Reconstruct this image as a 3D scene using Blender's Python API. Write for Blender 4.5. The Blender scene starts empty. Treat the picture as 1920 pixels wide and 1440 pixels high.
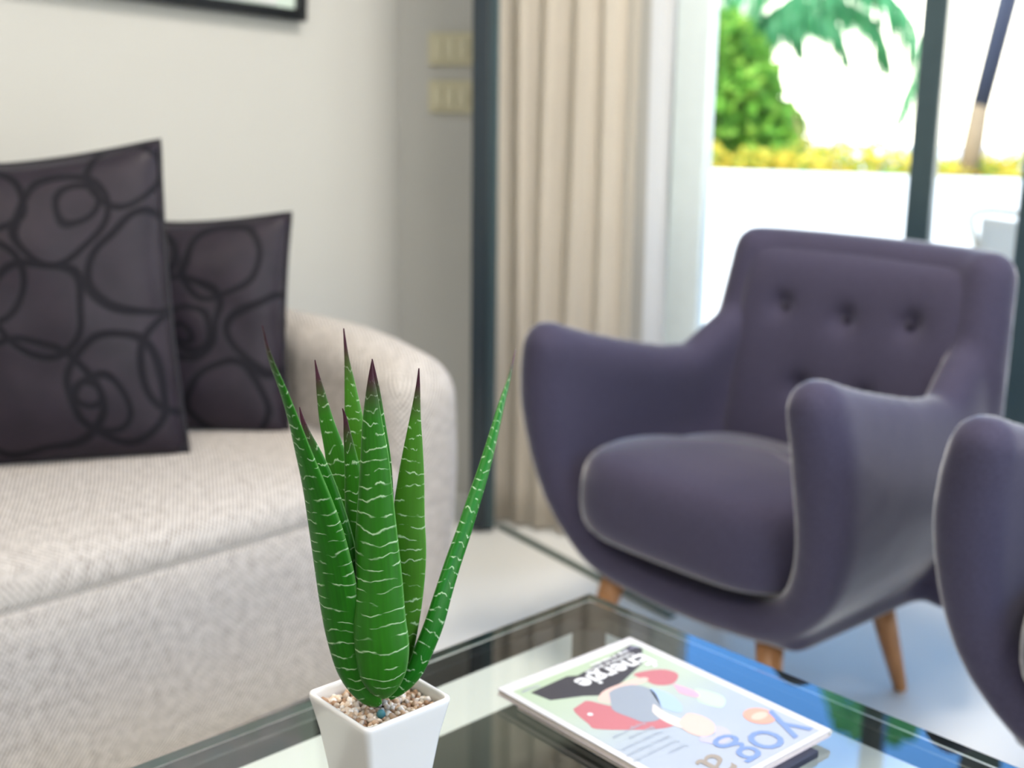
import bpy, bmesh, math, random
from mathutils import Vector, Matrix, noise
random.seed(7)
S = bpy.context.scene
COL = S.collection
# ------------------------------------------------------------------ camera
CAM_H = 1.05
PITCH, ROLL, F_PX = math.radians(13.2), math.radians(0.8), 2300.0
fwd = Vector((0, math.cos(PITCH), -math.sin(PITCH)))
r0 = Vector((1, 0, 0)); u0 = r0.cross(fwd)
cr = math.cos(ROLL)*r0 + math.sin(ROLL)*u0
cu = -math.sin(ROLL)*r0 + math.cos(ROLL)*u0
cam_d = bpy.data.cameras.new('camera'); cam = bpy.data.objects.new('camera', cam_d)
COL.objects.link(cam)
M4 = Matrix((cr, cu, -fwd)).transposed().to_4x4(); M4.translation = (0, 0, CAM_H)
cam.matrix_world = M4
cam_d.sensor_width = 36.0; cam_d.lens = 36.0*F_PX/1920.0
cam_d.clip_start = 0.05; cam_d.clip_end = 200
cam_d.dof.use_dof = True; cam_d.dof.focus_distance = 0.965; cam_d.dof.aperture_fstop = 4.0
S.camera = cam
# ------------------------------------------------------------------ sky, sun, exposure
SKY_STRENGTH = 6.8
SUN_STRENGTH = 6.5
w = bpy.data.worlds.new('sky'); S.world = w; w.use_nodes = True
nt = w.node_tree; nt.nodes.clear()
tc = nt.nodes.new('ShaderNodeTexCoord'); sp = nt.nodes.new('ShaderNodeSeparateXYZ')
rp = nt.nodes.new('ShaderNodeValToRGB'); bg = nt.nodes.new('ShaderNodeBackground'); wo = nt.nodes.new('ShaderNodeOutputWorld')
e = rp.color_ramp.elements
e[0].position = 0.0; e[0].color = (0.98, 0.90, 0.76, 1)
e[1].position = 0.16; e[1].color = (0.95, 0.90, 0.80, 1)
x = e.new(0.30); x.color = (0.36, 0.48, 0.66, 1)
x = e.new(0.42); x.color = (0.095, 0.28, 0.68, 1)
x = e.new(0.60); x.color = (0.12, 0.25, 0.46, 1)
x = e.new(1.00); x.color = (0.10, 0.19, 0.36, 1)
nt.links.new(tc.outputs['Generated'], sp.inputs[0]); nt.links.new(sp.outputs['Z'], rp.inputs[0])
nt.links.new(rp.outputs[0], bg.inputs[0]); bg.inputs[1].default_value = SKY_STRENGTH
nt.links.new(bg.outputs[0], wo.inputs[0])
sl = bpy.data.lights.new('sun', 'SUN'); sun = bpy.data.objects.new('sun', sl); COL.objects.link(sun)
sl.energy = SUN_STRENGTH; sl.angle = math.radians(0.6); sl.color = (1.0, 0.95, 0.86)
sun.location = (-3, -3, 8)
sun.rotation_euler = Vector((-0.5, -0.5, 0.9)).to_track_quat('Z', 'Y').to_euler()
S.view_settings.view_transform = 'Standard'; S.view_settings.look = 'None'
S.view_settings.gamma = 1; S.view_settings.use_curve_mapping = False
S.view_settings.exposure = 0.0
S.cycles.max_bounces = 12; S.cycles.diffuse_bounces = 6; S.cycles.transparent_max_bounces = 16
S.cycles.glossy_bounces = 4; S.cycles.sample_clamp_indirect = 10; S.cycles.caustics_reflective = False; S.cycles.caustics_refractive = False

# ------------------------------------------------------------------ node helpers
def new_mat(name):
    m = bpy.data.materials.new(name); m.use_nodes = True; m.node_tree.nodes.clear(); return m
class NT:
    def __init__(s, m): s.m = m; s.t = m.node_tree
    def n(s, typ, **kw):
        d = s.t.nodes.new(typ)
        for k, v in kw.items(): setattr(d, k, v)
        return d
    def l(s, a, b): s.t.links.new(a, b)
    def val(s, sock, v):
        if hasattr(v, 'is_output') or isinstance(v, bpy.types.NodeSocket): s.l(v, sock)
        else: sock.default_value = v
    def math(s, op, a, b=0.0, c=None, clamp=False):
        d = s.n('ShaderNodeMath', operation=op, use_clamp=clamp); s.val(d.inputs[0], a); s.val(d.inputs[1], b)
        if c is not None: s.val(d.inputs[2], c)
        return d.outputs[0]
    def mix(s, f, a, b):
        d = s.n('ShaderNodeMix', data_type='RGBA'); s.val(d.inputs[0], f); s.val(d.inputs[6], a); s.val(d.inputs[7], b)
        return d.outputs[2]
    def noise(s, vec, scale, detail=3, rough=0.5, dist=0):
        d = s.n('ShaderNodeTexNoise'); d.inputs['Scale'].default_value = scale; d.inputs['Detail'].default_value = detail
        d.inputs['Roughness'].default_value = rough; d.inputs['Distortion'].default_value = dist
        if vec is not None: s.l(vec, d.inputs['Vector'])
        return d.outputs[0]
    def ramp(s, f, pts):
        d = s.n('ShaderNodeValToRGB'); el = d.color_ramp.elements
        el[0].position = pts[0][0]; el[0].color = (*pts[0][1], 1); el[1].position = pts[-1][0]; el[1].color = (*pts[-1][1], 1)
        for p, c in pts[1:-1]:
            q = el.new(p); q.color = (*c, 1)
        s.l(f, d.inputs[0]); return d.outputs[0]
    def bsdf(s, col, rough=0.5, metal=0.0, spec=0.5, sheen=0.0, coat=0.0, bump=None, bstr=0.3, bdist=0.001, trans=None, sss=None):
        b = s.n('ShaderNodeBsdfPrincipled'); s.val(b.inputs['Base Color'], col if not isinstance(col, tuple) else (*col[:3], 1))
        s.val(b.inputs['Roughness'], rough); b.inputs['Metallic'].default_value = metal
        b.inputs['Specular IOR Level'].default_value = spec; b.inputs['Sheen Weight'].default_value = sheen
        b.inputs['Sheen Roughness'].default_value = 0.3
        b.inputs['Coat Weight'].default_value = coat; b.inputs['Coat Roughness'].default_value = 0.08
        if bump is not None:
            d = s.n('ShaderNodeBump'); d.inputs['Strength'].default_value = bstr; d.inputs['Distance'].default_value = bdist
            s.l(bump, d.inputs['Height']); s.l(d.outputs[0], b.inputs['Normal'])
        return b
    def out(s, sh):
        o = s.n('ShaderNodeOutputMaterial'); s.l(sh, o.inputs[0]); return s.m
    def obj(s): return s.n('ShaderNodeTexCoord').outputs['Object']
    def uv(s): return s.n('ShaderNodeTexCoord').outputs['UV']
    def sep(s, v):
        d = s.n('ShaderNodeSeparateXYZ'); s.l(v, d.inputs[0]); return d.outputs
def plain(name, col, rough=0.5, metal=0.0, spec=0.5, nscale=0, namt=0.06, sheen=0.0, coat=0.0):
    N = NT(new_mat(name))
    if nscale:
        f = N.noise(N.obj(), nscale)
        c = N.mix(f, (*[min(1, k*(1-namt)) for k in col], 1), (*[min(1, k*(1+namt)) for k in col], 1))
        b = N.bsdf(c, rough, metal, spec, sheen, coat, bump=f, bstr=0.15)
    else: b = N.bsdf(col, rough, metal, spec, sheen, coat)
    return N.out(b.outputs[0])

# ------------------------------------------------------------------ materials
M = {}
M['wall'] = plain('wall_paint', (0.55, 0.55, 0.52), 0.75, nscale=3, namt=0.02)
M['ceiling'] = plain('ceiling_paint', (0.86, 0.86, 0.84), 0.8, nscale=2, namt=0.02)
def floor_mat():
    N = NT(new_mat('polished_pale_tile')); f = N.noise(N.obj(), 1.6, 5); g = N.noise(N.obj(), 9, 4)
    c = N.mix(f, (0.78, 0.79, 0.76, 1), (0.86, 0.87, 0.84, 1)); c = N.mix(N.math('MULTIPLY', g, 0.25), c, (0.86, 0.86, 0.84, 1))
    return N.out(N.bsdf(c, 0.42, spec=0.12).outputs[0])
M['floor'] = floor_mat()
M['plaster'] = plain('white_render', (0.86, 0.86, 0.84), 0.8, nscale=6, namt=0.04)
M['terrace'] = plain('terrace_stone', (0.82, 0.77, 0.69), 0.7, nscale=4, namt=0.05)
M['alu_dark'] = plain('dark_anodised_aluminium', (0.012, 0.022, 0.030), 0.32, 0.0, 0.6, nscale=40, namt=0.1)
M['alu_mid'] = plain('grey_anodised_aluminium', (0.045, 0.075, 0.085), 0.30, 0.3, 0.6, nscale=40, namt=0.1)
M['alu_light'] = plain('pale_blue_grey_aluminium', (0.62, 0.70, 0.70), 0.35, 0.0, 0.5, nscale=30, namt=0.05)
M['alu_white'] = plain('white_aluminium', (0.85, 0.87, 0.87), 0.35, 0, 0.5, nscale=30, namt=0.02)
def glass_sheet(name, ior, tint, rough=0.0):
    N = NT(new_mat(name)); fr = N.n('ShaderNodeFresnel'); fr.inputs[0].default_value = ior
    t = N.n('ShaderNodeBsdfTransparent'); t.inputs[0].default_value = (*tint, 1)
    g = N.n('ShaderNodeBsdfGlossy'); g.inputs['Roughness'].default_value = rough; g.inputs[0].default_value = (1, 1, 1, 1)
    mx = N.n('ShaderNodeMixShader'); N.l(fr.outputs[0], mx.inputs[0]); N.l(t.outputs[0], mx.inputs[1]); N.l(g.outputs[0], mx.inputs[2])
    return N.out(mx.outputs[0])
def clear_sheet(name, tint):
    N = NT(new_mat(name)); t = N.n('ShaderNodeBsdfTransparent'); t.inputs[0].default_value = (*tint, 1)
    return N.out(t.outputs[0])
M['glass_top'] = glass_sheet('table_glass_face', 1.85, (0.90, 0.96, 0.93))
M['glass_under'] = clear_sheet('table_glass_underside', (0.95, 0.98, 0.97))
M['glass_edge'] = plain('table_glass_edge', (0.10, 0.26, 0.20), 0.1, 0, 0.6, nscale=20, namt=0.2)
M['pane'] = glass_sheet('window_glass', 1.25, (0.97, 0.99, 0.985))
M['frame_black'] = plain('black_lacquered_steel', (0.006, 0.008, 0.011), 0.25, 0, 0.5, nscale=60, namt=0.1)
M['shelf_dark'] = plain('smoked_dark_shelf', (0.11, 0.108, 0.095), 0.35, 0, 0.5, nscale=14, namt=0.25)

def sofa_fabric():
    N = NT(new_mat('cream_and_brown_twill')); u = N.uv(); s = N.sep(u)
    wob = N.noise(u, 60, 3); mot = N.noise(u, 60, 4, 0.65); big = N.noise(u, 5, 3)
    ph = N.math('ADD', N.math('MULTIPLY', N.math('SUBTRACT', s[0], N.math('MULTIPLY', s[1], 0.6)), 900.0), N.math('MULTIPLY', wob, 3.0))
    a = N.math('MULTIPLY_ADD', N.math('SINE', ph), 0.5, 0.5)
    ph2 = N.math('MULTIPLY', N.math('ADD', s[0], s[1]), 650.0)
    b = N.math('MULTIPLY_ADD', N.math('SINE', ph2), 0.5, 0.5)
    tw = N.math('MULTIPLY', a, N.math('MULTIPLY_ADD', b, 0.5, 0.5))
    tw = N.math('ADD', N.math('MULTIPLY', tw, 0.66), N.math('MULTIPLY', mot, 0.50), clamp=True)
    c = N.ramp(tw, [(0.20, (0.11, 0.085, 0.07)), (0.45, (0.40, 0.36, 0.32)), (0.72, (0.70, 0.665, 0.62))])
    c = N.mix(N.math('MULTIPLY', big, 0.2), c, (0.62, 0.58, 0.53, 1))
    return N.out(N.bsdf(c, 0.85, spec=0.15, sheen=0.15, bump=tw, bstr=0.5, bdist=0.0012).outputs[0])
M['sofa'] = sofa_fabric()
M['sofa_seam'] = plain('sofa_welt', (0.52, 0.48, 0.43), 0.9, spec=0.1, nscale=300, namt=0.2)
M['sofa_foot'] = plain('dark_wooden_foot', (0.02, 0.015, 0.012), 0.4, nscale=30, namt=0.3)

def chair_fabric(name, k=1.0):
    N = NT(new_mat(name)); o = N.obj(); f = N.noise(o, 420, 2); g = N.noise(o, 6, 3)
    c = N.mix(f, (0.030*k, 0.028*k, 0.052*k, 1), (0.094*k, 0.085*k, 0.135*k, 1))
    c = N.mix(N.math('MULTIPLY', g, 0.3), c, (0.048*k, 0.044*k, 0.070*k, 1))
    return N.out(N.bsdf(c, 0.88, spec=0.06, sheen=1.0, bump=f, bstr=0.3, bdist=0.0008).outputs[0])
M['chair'] = chair_fabric('slate_purple_wool')
M['chair_button'] = chair_fabric('slate_purple_button', 0.6)
def wood():
    N = NT(new_mat('honey_wood')); o = N.obj()
    mp = N.n('ShaderNodeMapping'); mp.inputs['Scale'].default_value = (30, 30, 3); N.l(o, mp.inputs[0])
    f = N.noise(mp.outputs[0], 3, 5, 0.6, 1.5)
    c = N.ramp(f, [(0.2, (0.20, 0.085, 0.030)), (0.55, (0.40, 0.19, 0.075)), (0.9, (0.52, 0.28, 0.12))])
    return N.out(N.bsdf(c, 0.35, spec=0.4, bump=f, bstr=0.1).outputs[0])
M['wood'] = wood()

def curtain_mat(name, col, trans):
    N = NT(new_mat(name)); o = N.obj(); f = N.noise(o, 500, 2); g = N.noise(o, 4, 2)
    c = N.mix(f, (*[k*0.9 for k in col], 1), (*[min(1, k*1.05) for k in col], 1))
    c = N.mix(N.math('MULTIPLY', g, 0.2), c, (*[k*0.85 for k in col], 1))
    b = N.bsdf(c, 0.9, spec=0.1, sheen=0.1)
    t = N.n('ShaderNodeBsdfTranslucent'); N.l(c, t.inputs[0])
    mx = N.n('ShaderNodeMixShader'); mx.inputs[0].default_value = trans
    N.l(b.outputs[0], mx.inputs[1]); N.l(t.outputs[0], mx.inputs[2]); return N.out(mx.outputs[0])
M['curtain'] = curtain_mat('sand_linen', (0.90, 0.85, 0.77), 0.42)
M['sheer'] = curtain_mat('white_voile', (0.92, 0.92, 0.92), 0.6)

def cushion_mat(name, seed, scale, circles):
    """satin with thin dark scrolling lines (nested off-centre rings)"""
    N = NT(new_mat(name)); u = N.uv()
    nz = N.n('ShaderNodeTexNoise'); nz.inputs['Scale'].default_value = 3.0; nz.inputs['Detail'].default_value = 1; N.l(u, nz.inputs['Vector'])
    ad = N.n('ShaderNodeVectorMath', operation='MULTIPLY_ADD'); N.l(nz.outputs['Color'], ad.inputs[0])
    ad.inputs[1].default_value = (0.16, 0.16, 0); N.l(u, ad.inputs[2])
    cur = None
    for (cx, cy, r, wd) in circles:
        d = N.n('ShaderNodeVectorMath', operation='DISTANCE'); N.l(ad.outputs[0], d.inputs[0]); d.inputs[1].default_value = (cx+0.08, cy+0.08, 0)
        # nz colour has a z part: flatten by using only xy distance (z multiplier is 0 above)
        v = N.math('DIVIDE', N.math('ABSOLUTE', N.math('SUBTRACT', d.outputs['Value'], r)), wd*1.25)
        cur = v if cur is None else N.math('MINIMUM', cur, v)
    line = N.math('SUBTRACT', 1.0, N.math('MULTIPLY', N.math('SUBTRACT', cur, 0.7, clamp=True), 1.6, clamp=True), clamp=True)
    f = N.noise(u, 9, 3)
    fill = N.mix(f, (0.010, 0.008, 0.013, 1), (0.028, 0.020, 0.030, 1))
    c = N.mix(N.math('MULTIPLY', line, 0.93), fill, (0.003, 0.0025, 0.006, 1))
    inv = N.math('SUBTRACT', 1.0, line)
    return N.out(N.bsdf(c, N.math('MULTIPLY_ADD', inv, -0.25, 0.75), spec=0.25, sheen=0.05, bump=inv, bstr=0.4, bdist=0.002).outputs[0])
M['cushion_a'] = cushion_mat('plum_scroll_satin', 1, 1, [
    (0.80, 0.24, 0.155, .010), (0.74, 0.20, 0.085, .009), (0.70, 0.23, 0.04, .008), (0.55, 0.22, 0.19, .009), (0.60, 0.52, 0.16, .010),
    (0.40, 0.62, 0.17, .010), (0.92, 0.60, 0.15, .010), (0.68, 0.80, 0.13, .009), (0.72, 0.83, 0.06, .008), (0.88, 0.90, 0.12, .009),
    (0.25, 0.80, 0.15, .009), (0.22, 0.30, 0.17, .010), (0.24, 0.27, 0.08, .009), (1.05, 0.30, 0.16, .010), (0.48, 0.90, 0.10, .009), (0.05, 0.5, 0.2, .010)])
M['cushion_b'] = cushion_mat('plum_scroll_satin_small', 2, 1, [
    (0.55, 0.55, 0.20, .013), (0.60, 0.50, 0.11, .012), (0.57, 0.47, 0.045, .010), (0.30, 0.52, 0.19, .012), (0.72, 0.80, 0.16, .012),
    (0.35, 0.85, 0.18, .012), (0.35, 0.15, 0.18, .012), (0.75, 0.16, 0.17, .012), (0.10, 0.75, 0.14, .012), (0.95, 0.45, 0.16, .012)])
M['cushion_piping'] = plain('cushion_black_piping', (0.006, 0.005, 0.010), 0.6, nscale=80, namt=0.2)

M['ceramic'] = plain('white_glazed_ceramic', (0.80, 0.785, 0.77), 0.22, 0, 0.5, nscale=10, namt=0.012, coat=0.3)
def leaf_mat():
    N = NT(new_mat('zebra_leaf')); u = N.uv(); s = N.sep(u)      # u across 0..1, v along in metres, tip flag in colour attribute
    at = N.n('ShaderNodeAttribute', attribute_name='along'); sa = N.sep(at.outputs['Color'])
    q = N.n('ShaderNodeCombineXYZ'); N.l(N.math('MULTIPLY', s[0], 0.045), q.inputs[0]); N.l(s[1], q.inputs[1]); N.l(N.math('MULTIPLY', sa[1], 3.0), q.inputs[2])
    n2 = N.noise(q.outputs[0], 75.0, 2, 0.5); n3 = N.noise(q.outputs[0], 26.0, 1)
    y = N.math('ADD', s[1], N.math('ADD', N.math('MULTIPLY', n2, 0.0085), N.math('MULTIPLY', n3, 0.020)))
    per = N.math('MULTIPLY', y, 92.0)
    fr = N.math('ABSOLUTE', N.math('SUBTRACT', N.math('FRACT', per), 0.5))
    band = N.math('SUBTRACT', 1.0, N.math('DIVIDE', fr, 0.095), clamp=True)
    q2 = N.n('ShaderNodeCombineXYZ'); N.l(N.math('MULTIPLY', s[0], 2.6), q2.inputs[0]); N.l(N.math('MULTIPLY', s[1], 190.0), q2.inputs[1]); N.l(N.math('MULTIPLY', sa[1], 9.0), q2.inputs[2])
    seg = N.noise(q2.outputs[0], 1.0, 1)
    br = N.math('MULTIPLY', N.math('SUBTRACT', seg, 0.43, clamp=True), 7.0, clamp=True)
    band = N.math('MULTIPLY', band, br)
    edge = N.math('MULTIPLY', N.math('SUBTRACT', N.math('ABSOLUTE', N.math('SUBTRACT', s[0], 0.5)), 0.47, clamp=True), 30.0, clamp=True)
    g = N.noise(u, 12, 3)
    base = N.mix(g, (0.002, 0.060, 0.002, 1), (0.010, 0.160, 0.004, 1))
    base = N.mix(N.math('MULTIPLY', sa[1], 0.5), base, (0.10, 0.24, 0.02, 1))      # yellower leaves (per leaf)
    base = N.mix(N.math('MULTIPLY', edge, 0.5), base, (0.16, 0.36, 0.10, 1))
    c = N.mix(N.math('MULTIPLY', band, 0.8), base, (0.50, 0.68, 0.42, 1))
    tip = N.math('MULTIPLY', N.math('SUBTRACT', sa[0], 0.84, clamp=True), 9.0, clamp=True)
    c = N.mix(tip, c, (0.045, 0.012, 0.022, 1))
    b = N.bsdf(c, 0.40, spec=0.20, coat=0.0, bump=band, bstr=0.6, bdist=0.0006)
    return N.out(b.outputs[0])
M['leaf'] = leaf_mat()
PEB = [plain('pebble_'+n, c, 0.6, nscale=200, namt=0.25) for n, c in (('cream', (0.74, 0.60, 0.46)), ('tan', (0.58, 0.40, 0.26)), ('brown', (0.34, 0.20, 0.11)), ('white', (0.82, 0.74, 0.66)), ('grey', (0.55, 0.46, 0.37)))]
M['soil'] = plain('dark_gravel_bed', (0.20, 0.13, 0.075), 0.9, nscale=400, namt=0.5)
def pm(n, c, rough=0.3): return plain('print_'+n, tuple(k*0.82+0.07 for k in c) if n not in ('charcoal', 'lettering_white') else c, 0.5, spec=0.3)  # inks lifted and flattened: washed-out glare is put into the print colours

# ------------------------------------------------------------------ mesh helpers
def props(o, label=None, cat=None, group=None, kind=None):
    if label: o['label'] = label
    if cat: o['category'] = cat
    if group: o['group'] = group
    if kind: o['kind'] = kind
    return o
def link(name, me, mat=None, parent=None, smooth=False):
    o = bpy.data.objects.new(name, me); COL.objects.link(o)
    if mat is not None: me.materials.append(mat)
    if smooth:
        for p in me.polygons: p.use_smooth = True
    if parent is not None: o.parent = parent
    return o
def done(name, bm, mat=None, parent=None, smooth=False):
    bmesh.ops.recalc_face_normals(bm, faces=bm.faces)
    me = bpy.data.meshes.new(name); bm.to_mesh(me); bm.free(); return link(name, me, mat, parent, smooth)
def thing(name, label, cat, loc=(0, 0, 0), rz=0, group=None):
    o = bpy.data.objects.new(name, None); COL.objects.link(o); o.location = loc; o.rotation_euler = (0, 0, rz)
    o.empty_display_size = 0.05
    return props(o, label, cat, group)
def add_box(bm, c, s, rz=0.0, bev=0.0, seg=2, mtx=None):
    b2 = bmesh.new(); bmesh.ops.create_cube(b2, size=1)
    for v in b2.verts: v.co = Vector((v.co.x*s[0], v.co.y*s[1], v.co.z*s[2]))
    if bev: bmesh.ops.bevel(b2, geom=list(b2.edges), offset=bev, segments=seg, profile=0.5, affect='EDGES')
    m = Matrix.Translation(c) @ Matrix.Rotation(rz, 4, 'Z')
    if mtx is not None: m = mtx @ m
    b2.transform(m); me = bpy.data.meshes.new('t'); b2.to_mesh(me); b2.free(); bm.from_mesh(me); bpy.data.meshes.remove(me)
def box(name, c, s, mat, parent=None, rz=0.0, bev=0.0, seg=2):
    bm = bmesh.new(); add_box(bm, c, s, rz, bev, seg); return done(name, bm, mat, parent)
def add_tube(bm, pts, rad, n=10, cap=True):
    pts = [Vector(p) for p in pts]; rings = []; N_ = len(pts)
    up = None
    for i, p in enumerate(pts):
        t = (pts[min(i+1, N_-1)] - pts[max(i-1, 0)]).normalized()
        if up is None: up = t.orthogonal().normalized()
        a = (up - t*up.dot(t)).normalized(); b = t.cross(a); up = a
        r = rad[i] if isinstance(rad, (list, tuple)) else rad
        rings.append([bm.verts.new(p + a*math.cos(2*math.pi*k/n)*r + b*math.sin(2*math.pi*k/n)*r) for k in range(n)])
    for i in range(N_-1):
        for k in range(n): bm.faces.new((rings[i][k], rings[i][(k+1) % n], rings[i+1][(k+1) % n], rings[i+1][k]))
    if cap: bm.faces.new(rings[0][::-1]); bm.faces.new(rings[-1])
def tube(name, pts, rad, mat, parent=None, n=10):
    bm = bmesh.new(); add_tube(bm, pts, rad, n); return done(name, bm, mat, parent, True)
def crom(pts, per):
    P = [pts[0]] + list(pts) + [pts[-1]]; out = []
    for i in range(1, len(P)-2):
        for j in range(per):
            t = j/per; o = []
            for a, b, c, d in zip(P[i-1], P[i], P[i+1], P[i+2]):
                o.append(0.5*((2*b) + (-a+c)*t + (2*a-5*b+4*c-d)*t*t + (-a+3*b-3*c+d)*t**3))
            out.append(o)
    out.append(list(pts[-1])); return out
def uvsphere(bm, c, s, u=16, v=10, rot=None):
    b2 = bmesh.new(); bmesh.ops.create_uvsphere(b2, u_segments=u, v_segments=v, radius=1)
    m = Matrix.Translation(c) @ (rot or Matrix.Identity(4)) @ Matrix.Diagonal((*s, 1)); b2.transform(m)
    me = bpy.data.meshes.new('t'); b2.to_mesh(me); b2.free(); bm.from_mesh(me); bpy.data.meshes.remove(me)
def remeshed(bm, voxel, smooth_it, name):
    """union of overlapping closed shapes -> one smooth skin"""
    me = bpy.data.meshes.new(name+'_raw'); bm.to_mesh(me); bm.free()
    o = bpy.data.objects.new('tmp', me); COL.objects.link(o)
    r = o.modifiers.new('r', 'REMESH'); r.mode = 'VOXEL'; r.voxel_size = voxel; r.use_smooth_shade = True
    s = o.modifiers.new('s', 'SMOOTH'); s.factor = 0.6; s.iterations = smooth_it
    dg = bpy.context.evaluated_depsgraph_get(); dg.update()
    out = bpy.data.meshes.new_from_object(o.evaluated_get(dg)); out.name = name
    bpy.data.objects.remove(o); bpy.data.meshes.remove(me); out.materials.clear()
    for p in out.polygons: p.use_smooth = True
    return out
def copy_tree(root, loc, label):
    r = root.copy(); COL.objects.link(r); r.location = loc; r['label'] = label
    for ch in list(root.children):
        c = ch.copy(); COL.objects.link(c); c.parent = r
        for g in list(ch.children):
            d = g.copy(); COL.objects.link(d); d.parent = c
    return r
LEAVES = [
('front','f',[(-0.101,0.925,0.566,0.0035),(-0.102,0.925,0.574,0.0123),(-0.103,0.925,0.588,0.0192),(-0.103,0.925,0.61,0.0222),(-0.105,0.925,0.636,0.0216),(-0.105,0.924,0.669,0.0193),(-0.106,0.922,0.706,0.017),(-0.106,0.919,0.743,0.0138),(-0.106,0.916,0.774,0.0112),(-0.107,0.913,0.801,0.0082),(-0.107,0.909,0.825,0.0049),(-0.107,0.907,0.842,0.002),(-0.106,0.905,0.854,0.0004)]),
('left','l',[(-0.107,0.935,0.554,0.0036),(-0.115,0.935,0.563,0.0115),(-0.126,0.935,0.583,0.0159),(-0.133,0.933,0.613,0.0175),(-0.137,0.928,0.648,0.0182),(-0.14,0.92,0.683,0.0175),(-0.144,0.908,0.721,0.015),(-0.149,0.895,0.756,0.011),(-0.154,0.879,0.788,0.0076),(-0.158,0.862,0.818,0.005),(-0.162,0.844,0.846,0.0034),(-0.166,0.823,0.873,0.0022),(-0.166,0.8,0.9,0.0004)]),
('flank','l2',[(-0.111,0.945,0.554,0.0036),(-0.118,0.942,0.576,0.008),(-0.124,0.937,0.611,0.0088),(-0.127,0.933,0.651,0.0096),(-0.131,0.93,0.684,0.0103),(-0.137,0.929,0.716,0.0094),(-0.145,0.928,0.748,0.0076),(-0.152,0.928,0.77,0.0055),(-0.16,0.929,0.789,0.0034),(-0.164,0.929,0.802,0.0017),(-0.166,0.93,0.811,0.0004)]),
('midl','b',[(-0.109,0.965,0.549,0.0046),(-0.116,0.965,0.579,0.01),(-0.124,0.965,0.618,0.0117),(-0.13,0.967,0.66,0.0121),(-0.136,0.97,0.697,0.0111),(-0.141,0.973,0.729,0.0093),(-0.146,0.977,0.76,0.0075),(-0.153,0.981,0.786,0.0053),(-0.158,0.985,0.81,0.0031),(-0.161,0.988,0.825,0.0013),(-0.163,0.99,0.836,0.0004)]),
('midin','b',[(-0.105,0.955,0.554,0.0036),(-0.111,0.953,0.594,0.0081),(-0.117,0.952,0.643,0.0098),(-0.122,0.952,0.69,0.0097),(-0.126,0.952,0.726,0.0078),(-0.129,0.953,0.758,0.0052),(-0.132,0.954,0.78,0.003),(-0.134,0.955,0.796,0.0013),(-0.136,0.955,0.804,0.0004)]),
('tall','b',[(-0.105,0.975,0.544,0.0037),(-0.111,0.977,0.583,0.0092),(-0.116,0.981,0.63,0.0119),(-0.121,0.986,0.677,0.0127),(-0.125,0.992,0.718,0.0118),(-0.129,0.997,0.749,0.0099),(-0.133,1.003,0.78,0.0072),(-0.137,1.009,0.811,0.0041),(-0.14,1.014,0.833,0.0018),(-0.143,1.02,0.857,0.0005)]),
('behind','b',[(-0.103,0.965,0.549,0.0037),(-0.105,0.965,0.589,0.0073),(-0.107,0.964,0.638,0.009),(-0.107,0.963,0.686,0.0098),(-0.107,0.96,0.729,0.0096),(-0.107,0.958,0.761,0.0082),(-0.108,0.955,0.793,0.0056),(-0.109,0.953,0.818,0.0034),(-0.11,0.951,0.834,0.0017),(-0.111,0.95,0.846,0.0004)]),
('right','b',[(-0.098,0.955,0.554,0.0036),(-0.092,0.955,0.572,0.0063),(-0.087,0.955,0.604,0.0081),(-0.083,0.955,0.642,0.0098),(-0.082,0.954,0.68,0.0115),(-0.083,0.954,0.713,0.0114),(-0.081,0.953,0.745,0.0095),(-0.079,0.952,0.772,0.0069),(-0.077,0.951,0.799,0.0038),(-0.075,0.951,0.822,0.0017),(-0.074,0.95,0.839,0.0004)]),
('far','r',[(-0.1,0.945,0.556,0.0036),(-0.09,0.945,0.565,0.0063),(-0.079,0.946,0.579,0.008),(-0.07,0.949,0.6,0.0089),(-0.062,0.954,0.621,0.0089),(-0.055,0.963,0.644,0.0081),(-0.048,0.976,0.665,0.0077),(-0.04,0.991,0.686,0.0073),(-0.032,1.012,0.708,0.0069),(-0.024,1.036,0.729,0.0061),(-0.016,1.066,0.753,0.0048),(-0.009,1.098,0.775,0.0034),(-0.003,1.125,0.791,0.002),(0.003,1.16,0.812,0.0005)]),
]
# ================================================================== ROOM
K = Vector((-0.302, 3.252, 0)); DF = Vector((0.883, -0.469, 0)).normalized(); NF = Vector((0.469, 0.883, 0)).normalized()
DL = Vector((-0.702, -0.712, 0)).normalized()
RF = math.atan2(DF.y, DF.x); RL = math.atan2(DL.y, DL.x)
E_ = K + DF*3.6; G_ = K + DL*5.6
DR = Vector((-0.469, -0.883, 0)).normalized(); H_ = E_ + DR*5.2; RR = math.atan2(DR.y, DR.x)
NL = Vector((-0.712, 0.702, 0)).normalized(); NR = Vector((0.883, -0.469, 0)).normalized()
HC = 2.65
def slab(name, base, d, n, t0, t1, z0, z1, th, mat, parent=None, bev=0.0, off=0.0):
    c = base + d*((t0+t1)/2) + n*(th/2+off); c.z = (z0+z1)/2
    return box(name, c, (t1-t0, th, z1-z0), mat, parent, math.atan2(d.y, d.x), bev)
def struct(o): o['kind'] = 'structure'; return o
def poly(name, pts, z0, z1, mat):
    bm = bmesh.new(); a = [bm.verts.new((p.x, p.y, z0)) for p in pts]; b = [bm.verts.new((p.x, p.y, z1)) for p in pts]
    bm.faces.new(a); bm.faces.new(b)
    for i in range(len(pts)): j = (i+1) % len(pts); bm.faces.new((a[i], a[j], b[j], b[i]))
    return struct(done(name, bm, mat))
o1 = K + DL*-0.12 + NF*0.08 - DL*0; o2 = E_ + DF*0.12 + NF*0.12; o3 = H_ + NR*0.12 + DR*0.12; o4 = G_ + NL*0.12 + DL*0.12; o5 = K + NF*0.12 + NL*0.12
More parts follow.
